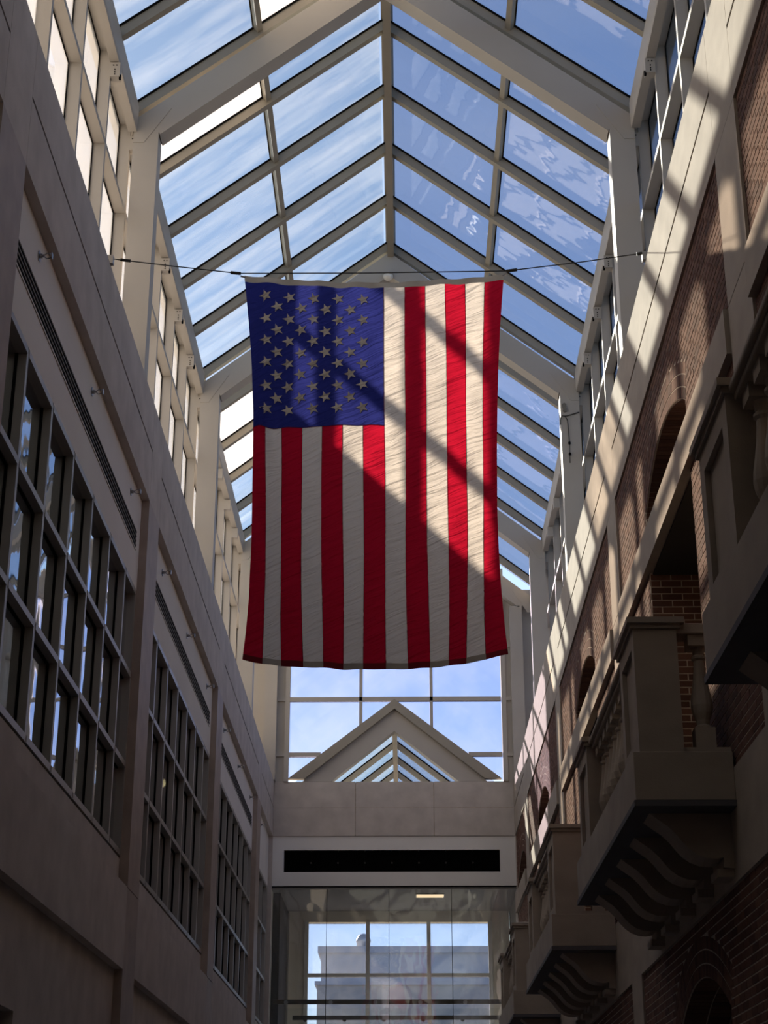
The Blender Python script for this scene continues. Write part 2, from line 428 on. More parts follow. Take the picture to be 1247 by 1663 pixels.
def brick_panel(y0, y1, z0, z1, c, zc, full_opening_to=None):
    """mortar bed with an arched opening of half width AH about c; zc = arch centre height"""
    zs = arch_z(zc, AH)                       # springing
    m = MB()
    N = 24
    m.box(XBK, XIN, y0, c - AH, z0, z1).box(XBK, XIN, c + AH, y1, z0, z1)
    for q in range(N):
        ya, yb = c - AH + 2 * AH * q / N, c - AH + 2 * AH * (q + 1) / N
        za, zb = arch_z(zc, ya - c), arch_z(zc, yb - c)
        vs = [(XBK, ya, za), (XBK, yb, zb), (XBK, yb, z1), (XBK, ya, z1), (XIN, ya, za), (XIN, yb, zb), (XIN, yb, z1), (XIN, ya, z1)]
        m.add(vs, [(0, 3, 2, 1), (0, 1, 5, 4), (2, 3, 7, 6)])
    p = m.build('brick_panel', MORT, wr)
    R2 = AR + RING
    th = math.asin(AH / AR)
    def hole(zm):
        h = AH if zm < zs else -1
        dz = zm - zc
        if dz < R2 and dz > 0:
            w = math.sqrt(R2 * R2 - dz * dz)
            if zm > zs:
                w = min(w, dz * math.tan(th) + 0.004)
                h = max(h, w)
        return (c - h, c + h) if h > 0 else None
    brick_field(p, y0, y1, z0, z1, hole)
    nb = int(2 * th * AR / 0.0677)            # three rings of rowlock bricks
    for g in range(3):
        r0 = AR + g * 0.11
        for q in range(nb):
            t = -th + 2 * th * (q + 0.5) / nb
            rad = Vector((0, math.sin(t), math.cos(t))); tan = Vector((0, math.cos(t), -math.sin(t)))
            dx = 0.004
            cc = Vector((XBK - dx / 2 + 0.01, c, zc)) + rad * (r0 + 0.052)
            bricks.append((p, tuple(cc), tuple(tan * (th * (r0 + 0.05) / nb - 0.005)), tuple(rad * 0.049), (dx / 2 + 0.01, 0, 0)))
    for q in range(nb):                       # vault soffit
        t = -th + 2 * th * (q + 0.5) / nb
        rad = Vector((0, math.sin(t), math.cos(t))); tan = Vector((0, math.cos(t), -math.sin(t)))
        for w in range(4):
            cc = Vector((XBK + 0.11 + 0.205 * w, c, zc)) + rad * (AR + 0.01)
            bricks.append((p, tuple(cc), (0.097, 0, 0), tuple(tan * (th * AR / nb - 0.005)), tuple(rad * 0.018)))
    brick_return(p, c + AH, XBK + 0.004, XIN, max(z0, -0.6), zs, -1)
    return p
for i, (k0, k1) in enumerate(bays):
    a, b = k0 + PW, min(k1 - PW, YE)
    c = k0 + 3.76
    j = 0.006
    B(XR, 3.75, a + j, b - j, 7.40, 8.0).build('stone_panel', STONE, wr)
    B(XR, 3.75, a + j, b - j, 8.035, 8.60).build('stone_panel', STONE, wr)
    B(XR + 0.03, 3.75, a, b, 8.0, 8.04).build('groove', BLACK, wr)
    for (s0, s1) in ((a + 0.02, (a + b) / 2 - 1.9), ((a + b) / 2 - 1.895, (a + b) / 2 + 1.9), ((a + b) / 2 + 1.905, b - 0.02)):
        if s1 <= YE and s1 > s0: B(XR - 0.035, XIN, s0, s1, 5.73, 6.10).build('stone_band', STONE, wr)
    B(XR, XIN, a, b, 2.14, 2.93).build('stone_panel', STONE, wr)
    if i == len(bays) - 1:                    # last, short bay
        c = k0 + 2.0
        p = brick_panel(a, b, 6.10, 7.40, c, 6.72 - AR)
        p2 = B(XBK, XIN, a, b, 2.93, 5.73).build('brick_panel', MORT, wr); brick_field(p2, a, b, 2.93, 5.73, None)
        p3 = B(XBK, XIN, a, b, ZG, 2.14).build('brick_panel', MORT, wr); brick_field(p3, a, b, ZG, 2.14, None)
        B(XR - 0.035, XIN, a + 0.02, b, 5.73, 6.10).build('stone_band', STONE, wr)
        continue
    brick_panel(a, b, 6.10, 7.40, c, 6.72 - AR)
    m = MB().box(XBK, XIN, a, c - AH, 2.93, 5.73).box(XBK, XIN, c + AH, b, 2.93, 5.73)
    p = m.build('brick_panel', MORT, wr)
    brick_field(p, a, b, 2.93, 5.73, lambda zm, c=c: (c - AH, c + AH))
    brick_return(p, c + AH, XBK + 0.004, XIN, 2.93, 5.72, -1)
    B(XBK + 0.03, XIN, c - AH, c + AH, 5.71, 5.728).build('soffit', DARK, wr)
    brick_panel(a, b, ZG, 2.14, c, 1.69 - AR)
for k in FR:
    B(XR, 3.75, k - PW, k + PW, 7.40, 8.60).build('stone_panel', STONE, wr)
    B(XR, XIN, k - PW, k + PW, 6.105, 7.395).build('pilaster', STONE, wr)
    B(XR, XIN, k - PW, k + PW, ZG, 6.095).build('pilaster', STONE, wr)
B(XR, XIN, YB, FR[0] - PW, ZG, 8.6).build('stone_panel', STONE, wr)
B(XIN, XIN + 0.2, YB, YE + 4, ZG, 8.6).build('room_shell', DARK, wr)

# ------------------------------------------------------------------ ceiling: glazed roof
ce = struct('ceiling', (XC, 18, 13), 'pitched skylight roof of beige frames and glass panes', 'ceiling')
def mirror(poly, sd): return [(XC + sd * u, z) for u, z in poly]
cb = 0.26                                     # frame thickness
for k in FR + [36.3]:
    y0, y1 = k - 0.12, k + cb - 0.12
    if k == 36.3: y0, y1 = 36.35, 36.6
    for sd in (-1, 1):
        ui, uo = (2.87, 3.19) if k != 36.3 else (2.64, 2.92)
        B(XC + sd * ui, XC + sd * uo, y0, y1, 8.6, 12.62).build('column', PAINT, ce)
        m = MB()
        m.prism(mirror([(0, 14.90), (0, 15.36), (3.19, 12.81), (3.19, 12.62), (2.87, 12.62), (2.855, 12.585)], sd), 'y', y0, y1)
        m.build('frame_beam', PAINT, ce)
        m = MB().prism(mirror([(3.19, 12.46), (3.05, 12.46), (2.72, 12.98), (2.79, 13.09), (3.17, 12.79)], sd), 'y', y0 - 0.008, y0)
        m.build('haunch_plate', PAINT, ce)
RY = [4.5 + 1.5 * q for q in range(22)]                       # rafters 4.5 .. 36
nsl = Vector((SL, 0, 1)).normalized()
for sd in (-1, 1):
    d = Vector((sd, 0, -SL)).normalized()                     # down the slope
    nn = Vector((sd * SL, 0, 1)).normalized()
    def on(u, off): return Vector((XC + sd * u, 0, zgl(u))) + nn * off
    for q, y in enumerate(RY):
        u0, u1 = 0.05, 3.3
        ctr = (on(u0, -0.085) + on(u1, -0.085)) / 2; ctr.y = y
        hl = (on(u1, 0) - on(u0, 0)).length / 2
        MB().obox(ctr, d * hl, (0, 0.05, 0), nn * 0.065).build('rafter', RAFT, ce)
        ctr = (on(u0, -0.012) + on(u1, -0.012)) / 2; ctr.y = y
        MB().obox(ctr, d * hl, (0, 0.072, 0), nn * 0.010).build('gasket', BLACK, ce)
        yn = RY[q + 1] if q + 1 < len(RY) else YE
        for (ua, ub) in ((0.08, 1.69), (1.69, 3.32)):
            c0 = (on(ua + 0.01, 0.004) + on(ub - 0.01, 0.004)) / 2; c0.y = (y + yn) / 2
            h2 = (on(ub, 0) - on(ua, 0)).length / 2 - 0.012
            MB().obox(c0, d * h2, (0, (yn - y) / 2 - 0.012, 0), nn * 0.005).build('pane', (HAZEGL if (q in (9, 15, 16) and ua > 1) or (q == 8 and ua < 1) else ROOFGL_L) if sd < 0 else ROOFGL_R, ce)
        c1 = on(1.69, -0.06); c1.y = (y + yn) / 2
        MB().obox(c1, d * 0.042, (0, (yn - y) / 2 - 0.052, 0), nn * 0.045).build('purlin', RAFT, ce)
        c1 = on(1.69, -0.01); c1.y = (y + yn) / 2
        MB().obox(c1, d * 0.055, (0, (yn - y) / 2 - 0.074, 0), nn * 0.006).build('gasket', BLACK, ce)
    segs = [(FR[i] + 0.15, (FR + [YE])[i + 1] - 0.13) for i in range(len(FR))]
    for (y0, y1) in segs:
        m = MB()
        pr = [(3.15, 12.62), (3.14, 12.66), (3.14, 13.0), (3.16, 13.05), (3.26, 13.05), (3.26, 12.62)]
        m.prism(mirror(pr, sd), 'y', y0, y1).build('eave_beam', PAINT, ce)
    B(XC + sd * 3.262, XC + sd * 3.5, 3, YE, 12.80, 12.985).build('head_beam', PAINT, ce)
MB().box(XC - 0.03, XC + 0.08, 3, YE, 15.27, 15.58).build('ridge_beam', RAFT, ce)
MB().box(XC - 0.06, XC + 0.11, 3, YE, 15.60, 15.68).build('ridge_cap', RAFT, ce)
B(-9, 9, YB, 4.5, 15.9, 16.1).build('shade_slab', ROOMW, ce)  # unseen slabs and panels around the viewer, added to cut near daylight
B(-9, -3.2, YB, 4.5, 8.6, 16).build('shade_slab', ROOMW, ce)
B(2.8, 9, YB, 4.5, 8.6, 16).build('shade_slab', ROOMW, ce)
m = MB().prism([(-3.5, 8.6), (3.1, 8.6), (3.1, 13.0), (XC, 15.6), (-3.5, 13.0)], 'y', 2.55, 2.65)
m.build('plaster_panel', ROOMW, ce)
m = MB().prism([(XC, 15.66), (-3.4, 13.2), (-9, 13.2), (-9, 16), (9, 16), (9, 13.2), (2.93, 13.2)], 'y', 4.45, 4.5)
m.build('plaster_panel', ROOMW, ce)

# clerestory strips
for sd, nm in ((-1, 'left'), (1, 'right')):
    X = lambda u: XC + sd * u
    w = struct('window_%d' % wn, (X(3.3), 18, 8.6), 'tall white-glowing clerestory window strip above the left fascia' if sd < 0 else 'blue clerestory window strip above the right fascia', 'window'); wn += 1
    ys = [4.5 + 1.5 * q for q in range(22)] + [YE]
    zr = [9.25, 10.2, 11.5, 12.83]
    B(X(3.22), X(3.42), 4.5, YE, 8.6, 9.22).build('sun_stop_wall', PAINT, w)  # unseen solid strip, added to lift the sunlight's lower edge on the flag
    for q, y in enumerate(ys):
        B(X(3.248), X(3.408), y - 0.035, y + 0.035, 9.22, 12.80).build('mullion', PAINT, w)
        if q + 1 < len(ys):
            for r, z in enumerate(zr):
                B(X(3.25), X(3.406), y + 0.036, ys[q + 1] - 0.036, z - 0.035, z + 0.035).build('transom', PAINT, w)
            for r in range(3):
                B(X(3.396), X(3.404), y + 0.03, ys[q + 1] - 0.03, zr[r] + 0.03, zr[r + 1] - 0.03).build('pane', CLERGL if sd < 0 else CLERGR, w)
                g = MB()
                y1, z0, z1 = ys[q + 1] - 0.036, zr[r] + 0.035, zr[r + 1] - 0.035
                g.box(X(3.385), X(3.395), y1 - 0.02, y1, z0, z1).box(X(3.385), X(3.395), y + 0.04, y1 - 0.02, z1 - 0.018, z1)
                if 12 < y < 34 and r > 0: g.build('gasket', BLACK, w)
        if 9 < y < 34:
            br = B(X(3.13), X(3.248), y - 0.06, y + 0.06, 12.40, 12.60).build('bracket', PAINT, w)
            if y < 27:
                g = MB()
                for (u, z) in ((3.17, 12.56), (3.21, 12.56), (3.19, 12.50), (3.19, 12.46), (3.19, 12.43)):
                    g.tube([(X(u), y - 0.066, z), (X(u), y - 0.058, z)], 0.009, 6)
                g.box(X(3.115), X(3.14), y - 0.05, y - 0.02, 12.37, 12.43)
                g.build('bolts', BLACK, br)
# ------------------------------------------------------------------ far wall
we = struct('wall_far', (XC, YE, 6.3), 'stone lintel wall closing the far end of the hall', 'wall')
for (x0, x1) in ((XL, -1.10), (-1.095, 0.63), (0.635, XR)):
    for (z0, z1) in ((7.40, 8.01), (8.022, 8.60)):
        B(x0 + 0.006, x1 - 0.006, YE, YE + 0.4, z0, z1).build('stone_panel', STONE2, we)
    B(x0, x1, YE + 0.003, YE + 0.5, 7.41, 8.59).build('backing', MORT, we)
B(-3.75, XL, YE, YE + 0.5, ZG, 8.6).build('stone_panel', STONE2, we)
B(XR, 3.75, YE, YE + 0.5, ZG, 8.6).build('stone_panel', STONE2, we)
m = MB().box(XL, -2.65, YE + 0.03, YE + 0.5, 6.31, 7.4).box(2.06, XR, YE + 0.03, YE + 0.5, 6.31, 7.4).box(-2.65, 2.06, YE + 0.03, YE + 0.5, 6.31, 6.62).box(-2.65, 2.06, YE + 0.03, YE + 0.5, 7.10, 7.4).box(-2.65, 2.06, YE + 0.4, YE + 0.5, 6.62, 7.1)
m.build('plaster_panel', PLAST, we)
# gable window above the lintel
wg = struct('window_%d' % wn, (XC, YE, 8.6), 'gable window wall above the far lintel, below the flag', 'window'); wn += 1
GX = [-2.59, -0.99, 0.60, 2.18]
GZ = [8.60, 9.215, 10.49, 11.75, 13.0, 14.3]
GA, GB = (XC, 10.48), 2.37                    # gable apex and half base of the lower roof
def gable_z(x): return GA[1] - (GA[1] - 8.66) / GB * abs(x - XC)
def roof_z(x): return zgl(abs(x - XC)) - 0.35
def clip(poly, fn):
    out = []
    for i, p in enumerate(poly):
        q = poly[(i + 1) % len(poly)]
        fp, fq = fn(p), fn(q)
        if fp >= 0: out.append(p)
        if (fp > 0) != (fq > 0) and abs(fp - fq) > 1e-9:
            t = fp / (fp - fq); out.append((p[0] + t * (q[0] - p[0]), p[1] + t * (q[1] - p[1])))
    return out
for ci in range(3):
    for ri in range(len(GZ)):
        z1 = GZ[ri + 1] if ri + 1 < len(GZ) else 15.6
        base = [(GX[ci], GZ[ri]), (GX[ci + 1], GZ[ri]), (GX[ci + 1], z1), (GX[ci], z1)]
        for s in (-1, 1):
            poly = clip(base, lambda p: s * (p[0] - XC))
            if ri < 2 or (ri == 2 and False): poly = clip(poly, lambda p: p[1] - gable_z(p[0]))
            poly = clip(poly, lambda p: roof_z(p[0]) - p[1])
            if ri >= 2 and s == 1 and ci == 1: continue
            if ri >= 2 and ci == 1:
                poly = clip(clip(base, lambda p: roof_z(p[0]) - p[1] if p[0] < XC else zgl(p[0] - XC) - 0.35 - p[1]), lambda p: 15.2 - p[1])
            if len(poly) >= 3 and max(p[1] for p in poly) - min(p[1] for p in poly) > 0.05:
                MB().prism(poly, 'y', YE + 0.02, YE + 0.03).build('pane', ENDGL, wg)
for x in GX[1:3]:
    zt = roof_z(x) + 0.1
    B(x - 0.035, x + 0.035, YE - 0.04, YE + 0.08, gable_z(x) - 0.1, zt).build('mullion', PAINT, wg)
for s, x in ((-1, GX[0]), (1, GX[3])):
    x2 = x + s * 0.105
    B(x, x2, YE - 0.05, YE + 0.08, 8.6, roof_z(x) + 0.2).build('mullion', PAINT, wg)
    B(x2, x2 + s * 1.0, YE + 0.0, YE + 0.05, 8.6, 13.1).build('side_panel', PAINT, wg)
    for z in GZ[1:5]:
        B(x2, x2 + s * 0.3, YE - 0.045, YE, z - 0.045, z + 0.045).build('transom', PAINT, wg)
for z in GZ[1:]:
    hw = min(2.4, (ZR - 0.35 - z) / SL)
    if z < GA[1] - 0.1:
        g = (GA[1] - z) * GB / (GA[1] - 8.66)
        B(max(XC - hw, GX[0]), XC - g, YE - 0.04, YE + 0.075, z - 0.045, z + 0.045).build('transom', PAINT, wg)
        B(XC + g, min(XC + hw, GX[3]), YE - 0.04, YE + 0.075, z - 0.045, z + 0.045).build('transom', PAINT, wg)
    else:
        B(max(XC - hw, GX[0]), min(XC + hw, GX[3]), YE - 0.04, YE + 0.075, z - 0.045, z + 0.045).build('transom', PAINT, wg)
for s in (-1, 1):
    MB().prism([(XC, 10.48), (XC + s * GB, 8.66), (XC + s * (GB - 0.365), 8.66), (XC, 10.26)], 'y', YE - 0.06, YE + 0.10).build('gable_trim', RAFT, wg)
# lower skylight beyond the gable
cl2 = struct('trim_1', (XC, YE + 4, 8.6), 'lower skylight roof seen through the triangular gable opening', 'skylight')
LZ, LS = 10.27, 0.786
def lz(u): return LZ - LS * u
for s in (-1, 1):
    MB().prism([(XC, 10.27), (XC + s * 2.05, 8.62), (XC + s * 1.42, 8.62), (XC, 9.77)], 'y', YE + 0.06, YE + 0.32).build('frame_beam', PAINT, cl2)
    d = Vector((s, 0, -LS)).normalized(); nn = Vector((s * LS, 0, 1)).normalized()
    for q in range(7):
        y = YE + 1.75 + 1.5 * q
        on = lambda u, off: Vector((XC + s * u, 0, lz(u) + 0.12)) + nn * off
        c0 = (on(0.03, -0.08) + on(3.3, -0.08)) / 2; c0.y = y
        hl = (on(3.3, 0) - on(0.03, 0)).length / 2
        MB().obox(c0, d * hl, (0, 0.05, 0), nn * 0.055).build('rafter', RAFT, cl2)
        c0 = (on(0.03, 0.01) + on(3.3, 0.01)) / 2; c0.y = y - 0.75
        MB().obox(c0, d * hl, (0, 0.74, 0), nn * 0.005).build('pane', ROOFGL_L if s < 0 else ROOFGL_R, cl2)
        c0 = (on(0.03, -0.005) + on(3.3, -0.005)) / 2; c0.y = y
        MB().obox(c0, d * hl, (0, 0.08, 0), nn * 0.006).build('gasket', BLACK, cl2)
B(XC - 0.06, XC + 0.05, YE + 0.32, YE + 11, 9.98, 10.3).build('ridge_beam', RAFT, cl2)
MB().prism([(XC - 2.6, 8.3), (XC + 2.6, 8.3), (XC + 2.6, 8.35), (XC, 10.3), (XC - 2.6, 8.35)], 'y', YE + 10.9, YE + 11).build('end_panel', PAINT, cl2)

# ------------------------------------------------------------------ lobby behind the far glass
YL = 39.6
wf = struct('wall_lobby', (XC, YL, 2.5), 'pale wall around the window behind the far glass screen', 'wall')
WX = [-2.30, -0.88, 0.53, 1.95]
WZ = [2.4, 3.6, 4.80, 6.0]
B(-2.72, WX[0], YL, YL + 0.3, 2.4, 6.25).build('plaster_panel', CREAM, wf)
B(WX[3], 2.4, YL, YL + 0.3, 2.4, 6.25).build('plaster_panel', CREAM, wf)
B(WX[0], WX[3], YL, YL + 0.3, 6.0, 6.25).build('plaster_panel', CREAM, wf)
B(-3.3, -2.74, YE + 0.5, YL + 0.3, ZG, 6.25).build('side_wall', DARK, wf)
B(-2.76, -2.70, YL - 0.1, YL, 2.4, 6.2).build('corner_post', PAINT, wf)
B(2.42, 3.3, YE + 0.5, YL + 0.3, ZG, 6.25).build('side_wall', ROOMW, wf)
B(-3.3, 3.3, YL, YL + 0.3, ZG, 2.4).build('plaster_panel', STONE, wf)
B(-3.3, 3.3, YE + 0.5, YL + 0.3, 2.3, 2.5).build('lobby_floor', PLAST, wf)
clb = B(-3.3, 3.3, YE + 0.03, YL + 0.3, 6.25, 6.31).build('ceiling_lobby', ROOMW); clb['kind'] = 'structure'; tag(clb, 'dark ceiling of the lobby behind the far glass', 'ceiling')
w = struct('window_%d' % wn, (XC, YL, 2.4), 'three-column window behind the far glass screen', 'window'); wn += 1
for x in WX: B(x - 0.045, x + 0.045, YL - 0.03, YL + 0.08, 2.4, 6.0).build('mullion', WTRIM, w)
for z in WZ[1:3]:
    for q in range(3): B(WX[q] + 0.045, WX[q + 1] - 0.045, YL - 0.03, YL + 0.08, z - 0.04, z + 0.04).build('transom', WTRIM, w)
for q in range(3):
    for r in range(3): B(WX[q] + 0.03, WX[q + 1] - 0.03, YL + 0.03, YL + 0.04, WZ[r] + 0.02, WZ[r + 1] - 0.02).build('pane', ENDGL, w)
w = struct('window_%d' % wn, (XC, YE, ZG), 'frameless glass screen under the far white wall', 'window'); wn += 1
SX = [-2.9, -1.70, -0.36, 0.99, 2.4]
for q in range(4): B(SX[q] + 0.006, SX[q + 1] - 0.006, YE + 0.05, YE + 0.065, ZG, 6.31).build('pane', LOWGL, w)
for x in SX[1:4]: B(x - 0.006, x + 0.006, YE + 0.052, YE + 0.063, ZG, 6.31).build('joint', BLACK, w)
B(XL, XR, YE + 0.03, YE + 0.08, 6.285, 6.32).build('head_rail', BLACK, w)

# ================================================================== things
# flag ---------------------------------------------------------------
FT = [(-1.562, 8.444), (-1.366, 8.422), (-1.165, 8.403), (-0.97, 8.388), (-0.775, 8.372), (-0.581, 8.364), (-0.381, 8.359), (-0.187, 8.354), (0.02, 8.363), (0.22, 8.375), (0.414, 8.388), (0.614, 8.4), (0.809, 8.416), (0.997, 8.432)]
FM = [(-1.428, 6.817), (-1.311, 6.816), (-1.158, 6.815), (-0.965, 6.814), (-0.772, 6.813), (-0.573, 6.812), (-0.38, 6.811), (-0.181, 6.81), (0.018, 6.808), (0.217, 6.807), (0.416, 6.806), (0.597, 6.805), (0.754, 6.804), (0.889, 6.803)]
FB = [(-1.459, 4.507), (-1.269, 4.466), (-1.097, 4.442), (-0.909, 4.427), (-0.733, 4.418), (-0.55, 4.409), (-0.363, 4.405), (-0.159, 4.407), (0.029, 4.412), (0.222, 4.426), (0.398, 4.445), (0.564, 4.47), (0.736, 4.501), (0.925, 4.544)]
YF = 14.4
TM = 0.41
def lerp_row(row, s):
    s = min(max(s, 0), 13 - 1e-6); i = int(s); f = s - i
    return (row[i][0] * (1 - f) + row[i + 1][0] * f, row[i][1] * (1 - f) + row[i + 1][1] * f)
def flag_pt(s, t, off=0.0):
    """s in stripes 0..13, t 0 top .. 1 bottom"""
    a, b, c = lerp_row(FT, s), lerp_row(FM, s), lerp_row(FB, s)
    l0 = (t - TM) * (t - 1) / (TM); l1 = t * (t - 1) / (TM * (TM - 1)); l2 = t * (t - TM) / (1 - TM)
    x = a[0] * l0 + b[0] * l1 + c[0] * l2
    z = a[1] * l0 + b[1] * l1 + c[1] * l2
    e = math.exp(-(s / 2.2) ** 2); e2 = math.exp(-((13 - s) / 2.0) ** 2)
    y = 0.04 * math.sin(0.5 * s + 2.5 * t) * min(1, t * 3) * (1 - 0.6 * t) + 0.03 * math.sin(1.25 * s - 6 * t + 1) * t * (1.15 - t)
    y += 0.012 * math.sin(3.1 * s + 11 * t) * (0.3 + t) * (1.1 - t) + 0.008 * math.sin(4.3 * s - 26 * t)
    y += 0.05 * e * math.sin(2.6 * s + 7 * t) * math.sin(3.14 * min(t * 1.1, 1)) + 0.012 * e2 * math.sin(2.8 * s - 5 * t)
    y += 0.006 * math.sin(38 * t - 2.2 * s) + 0.005 * math.sin(55 * t + 2.9 * s + 1.3 * math.sin(7 * t))
    x += 0.008 * math.sin(9 * t + 1.3 * s) * t
    return (x, YF + y + off, z)
flag = empty('american_flag', ((FB[6][0]), YF, 4.40)); tag(flag, 'large striped flag with blue star field hanging from the cable', 'flag')
TC = 0.4105                                   # canton depth
def sheet(s0, s1, t0, t1, ns, ntt, th=0.002):
    m = MB()
    for off in (-th, th):
        vs = [flag_pt(s0 + (s1 - s0) * i / ns, t0 + (t1 - t0) * j / ntt, off) for j in range(ntt + 1) for i in range(ns + 1)]
        fs = []
        for j in range(ntt):
            for i in range(ns):
                q = (j * (ns + 1) + i, j * (ns + 1) + i + 1, (j + 1) * (ns + 1) + i + 1, (j + 1) * (ns + 1) + i)
                fs.append(q)
        m.add(vs, fs)
        break
    return m
for q in range(13):
    t0 = TC if q < 7 else 0.012
    sheet(q, q + 1, t0, 1.0, 8, 150).build('stripe', RED if q % 2 == 0 else WHITE, flag, smooth=True)
can = sheet(0, 7, 0.012, TC, 70, 120).build('canton', BLUE, flag, smooth=True)
sheet(0, 13, -0.004, 0.012, 60, 2).build('header', surf('header_webbing', (0.5, 0.49, 0.47), 0.9), flag, smooth=True)
for q in range(13):                           # seams between stripes and the hem
    t0 = TC if q < 7 else 0.012
    if q > 0:
        m = MB().tube([flag_pt(q, t0 + (1 - t0) * r / 60) for r in range(61)], 0.0035, 4)
        m.build('seam', surf('seam_thread', (0.12, 0.01, 0.03), 0.9) if q == 1 else bpy.data.materials['seam_thread'], flag)
HEM = {}
for q in range(13):
    sheet(q, q + 1, 0.988, 1.002, 6, 2).build('hem', surf('hem_red', (0.2, 0.008, 0.02), 0.9) if q == 0 else (bpy.data.materials['hem_red'] if q % 2 == 0 else (bpy.data.materials.get('hem_white') or surf('hem_white', (0.42, 0.4, 0.39), 0.9))), flag, smooth=True).location.y -= 0.004
m = MB().tube([flag_pt(7.0 * r / 40, TC) for r in range(41)], 0.0045, 4); m.build('seam', bpy.data.materials['seam_thread'], flag)
m = MB().tube([flag_pt(7.0, 0.012 + (TC - 0.012) * r / 30) for r in range(31)], 0.0045, 4); m.build('seam', bpy.data.materials['seam_thread'], flag)
# stars: nine columns of 6,5,6.. with one point to the left
CW = [1.06 + (4.9 / 8.0) * c for c in range(9)]
for c in range(9):
    n = 6 if c % 2 == 0 else 5
    for r in range(n):
        tz = 0.048 + (r if n == 6 else r + 0.5) * 0.0628
        sc_, tc_ = CW[c], tz
        cx, cy, cz = flag_pt(sc_, tc_)
        R1, R2 = 0.064, 0.026
        dxs = (flag_pt(sc_ + 0.15, tc_)[0] - flag_pt(sc_ - 0.15, tc_)[0]) / 0.3
        pts = []
        for h in range(10):
            ang = math.pi + h * math.pi / 5
            rr = R1 if h % 2 == 0 else R2
            px_, pz_ = cx + rr * math.cos(ang), cz + rr * math.sin(ang)
            ds = (px_ - cx) / dxs; dt = (cz - pz_) / 3.93
            yy = flag_pt(sc_ + ds, tc_ + dt)[1]
            pts.append((px_, yy, pz_))
        mm = MB()
        o1 = [(p[0], p[1] - 0.007, p[2]) for p in pts] + [(cx, cy - 0.007, cz)]
        o2 = [(p[0], p[1] + 0.007, p[2]) for p in pts] + [(cx, cy + 0.007, cz)]
        mm.add(o1 + o2, [(10, h, (h + 1) % 10) for h in range(10)] + [(21, 11 + (h + 1) % 10, 11 + h) for h in range(10)] + [(h, 11 + h, 11 + (h + 1) % 10, (h + 1) % 10) for h in range(10)])
        mm.build('star', STARM, can)
cab = empty('flag_cable', (XC, YF, 8.4)); tag(cab, 'thin steel cable spanning the hall and carrying the flag', 'cable')
CP = [(XL + 0.0, YF, 8.665), (-2.25, YF, 8.57), (-1.618, YF, 8.487), (-0.33, YF, 8.482), (1.035, YF, 8.495), (1.744, YF, 8.587), (XR, YF, 8.69)]
MB().tube(CP, 0.0055, 6).build('wire', WIRE, cab)
for (p0, p1) in (((-2.80, YF, 8.652), (-2.70, YF, 8.637)), ((-1.70, YF, 8.497), (-1.60, YF, 8.485)), ((1.02, YF, 8.492), (1.13, YF, 8.507)), ((2.32, YF, 8.677), (2.385, YF, 8.687))):
    MB().tube([p0, p1], 0.016, 8).build('turnbuckle', WIRE, cab)
for (x, s) in ((XL, 1), (XR, -1)):
    MB().box(x - 0.03, x + 0.03, YF - 0.03, YF + 0.03, 8.60, 8.69).build('anchor_bracket', STEEL, cab)
for (p, q) in (((-1.60, YF, 8.485), flag_pt(0.06, 0.0)), ((1.03, YF, 8.494), flag_pt(12.94, 0.0))):
    MB().tube([(p[0], p[1], p[2] - 0.03), q], 0.008, 6).build('clip', STEEL, flag)
MB().tube([flag_pt(13.0 * r / 30, 0.003, 0.008) for r in range(31)], 0.006, 5).build('header_rope', WHITE, flag)

# balconies ----------------------------------------------------------
XF = 1.672
XPI = 2.05
prof = [(0.060, 0.0), (0.060, 0.015), (0.048, 0.03), (0.052, 0.06), (0.075, 0.11), (0.085, 0.16), (0.080, 0.21), (0.064, 0.29), (0.050, 0.37), (0.042, 0.44), (0.040, 0.48), (0.054, 0.495), (0.054, 0.51), (0.042, 0.52), (0.045, 0.56), (0.06, 0.575)]
BRK = [(1.80, 2.645), (1.86, 2.60), (1.93, 2.55), (1.985, 2.495), (2.03, 2.435), (2.075, 2.385), (2.13, 2.345), (2.20, 2.318), (2.27, 2.312), (2.325, 2.322), (2.32, 2.25), (XR, 2.245), (XR, 2.645)]
balc_labels = ['limestone balcony cut off by the right photo edge, nearest of the row', 'large limestone balcony with scroll brackets, right of the far glass', 'middle limestone balcony, third along the right wall', 'small distant limestone balcony beside the far glass screen']
balcony_colliders = []
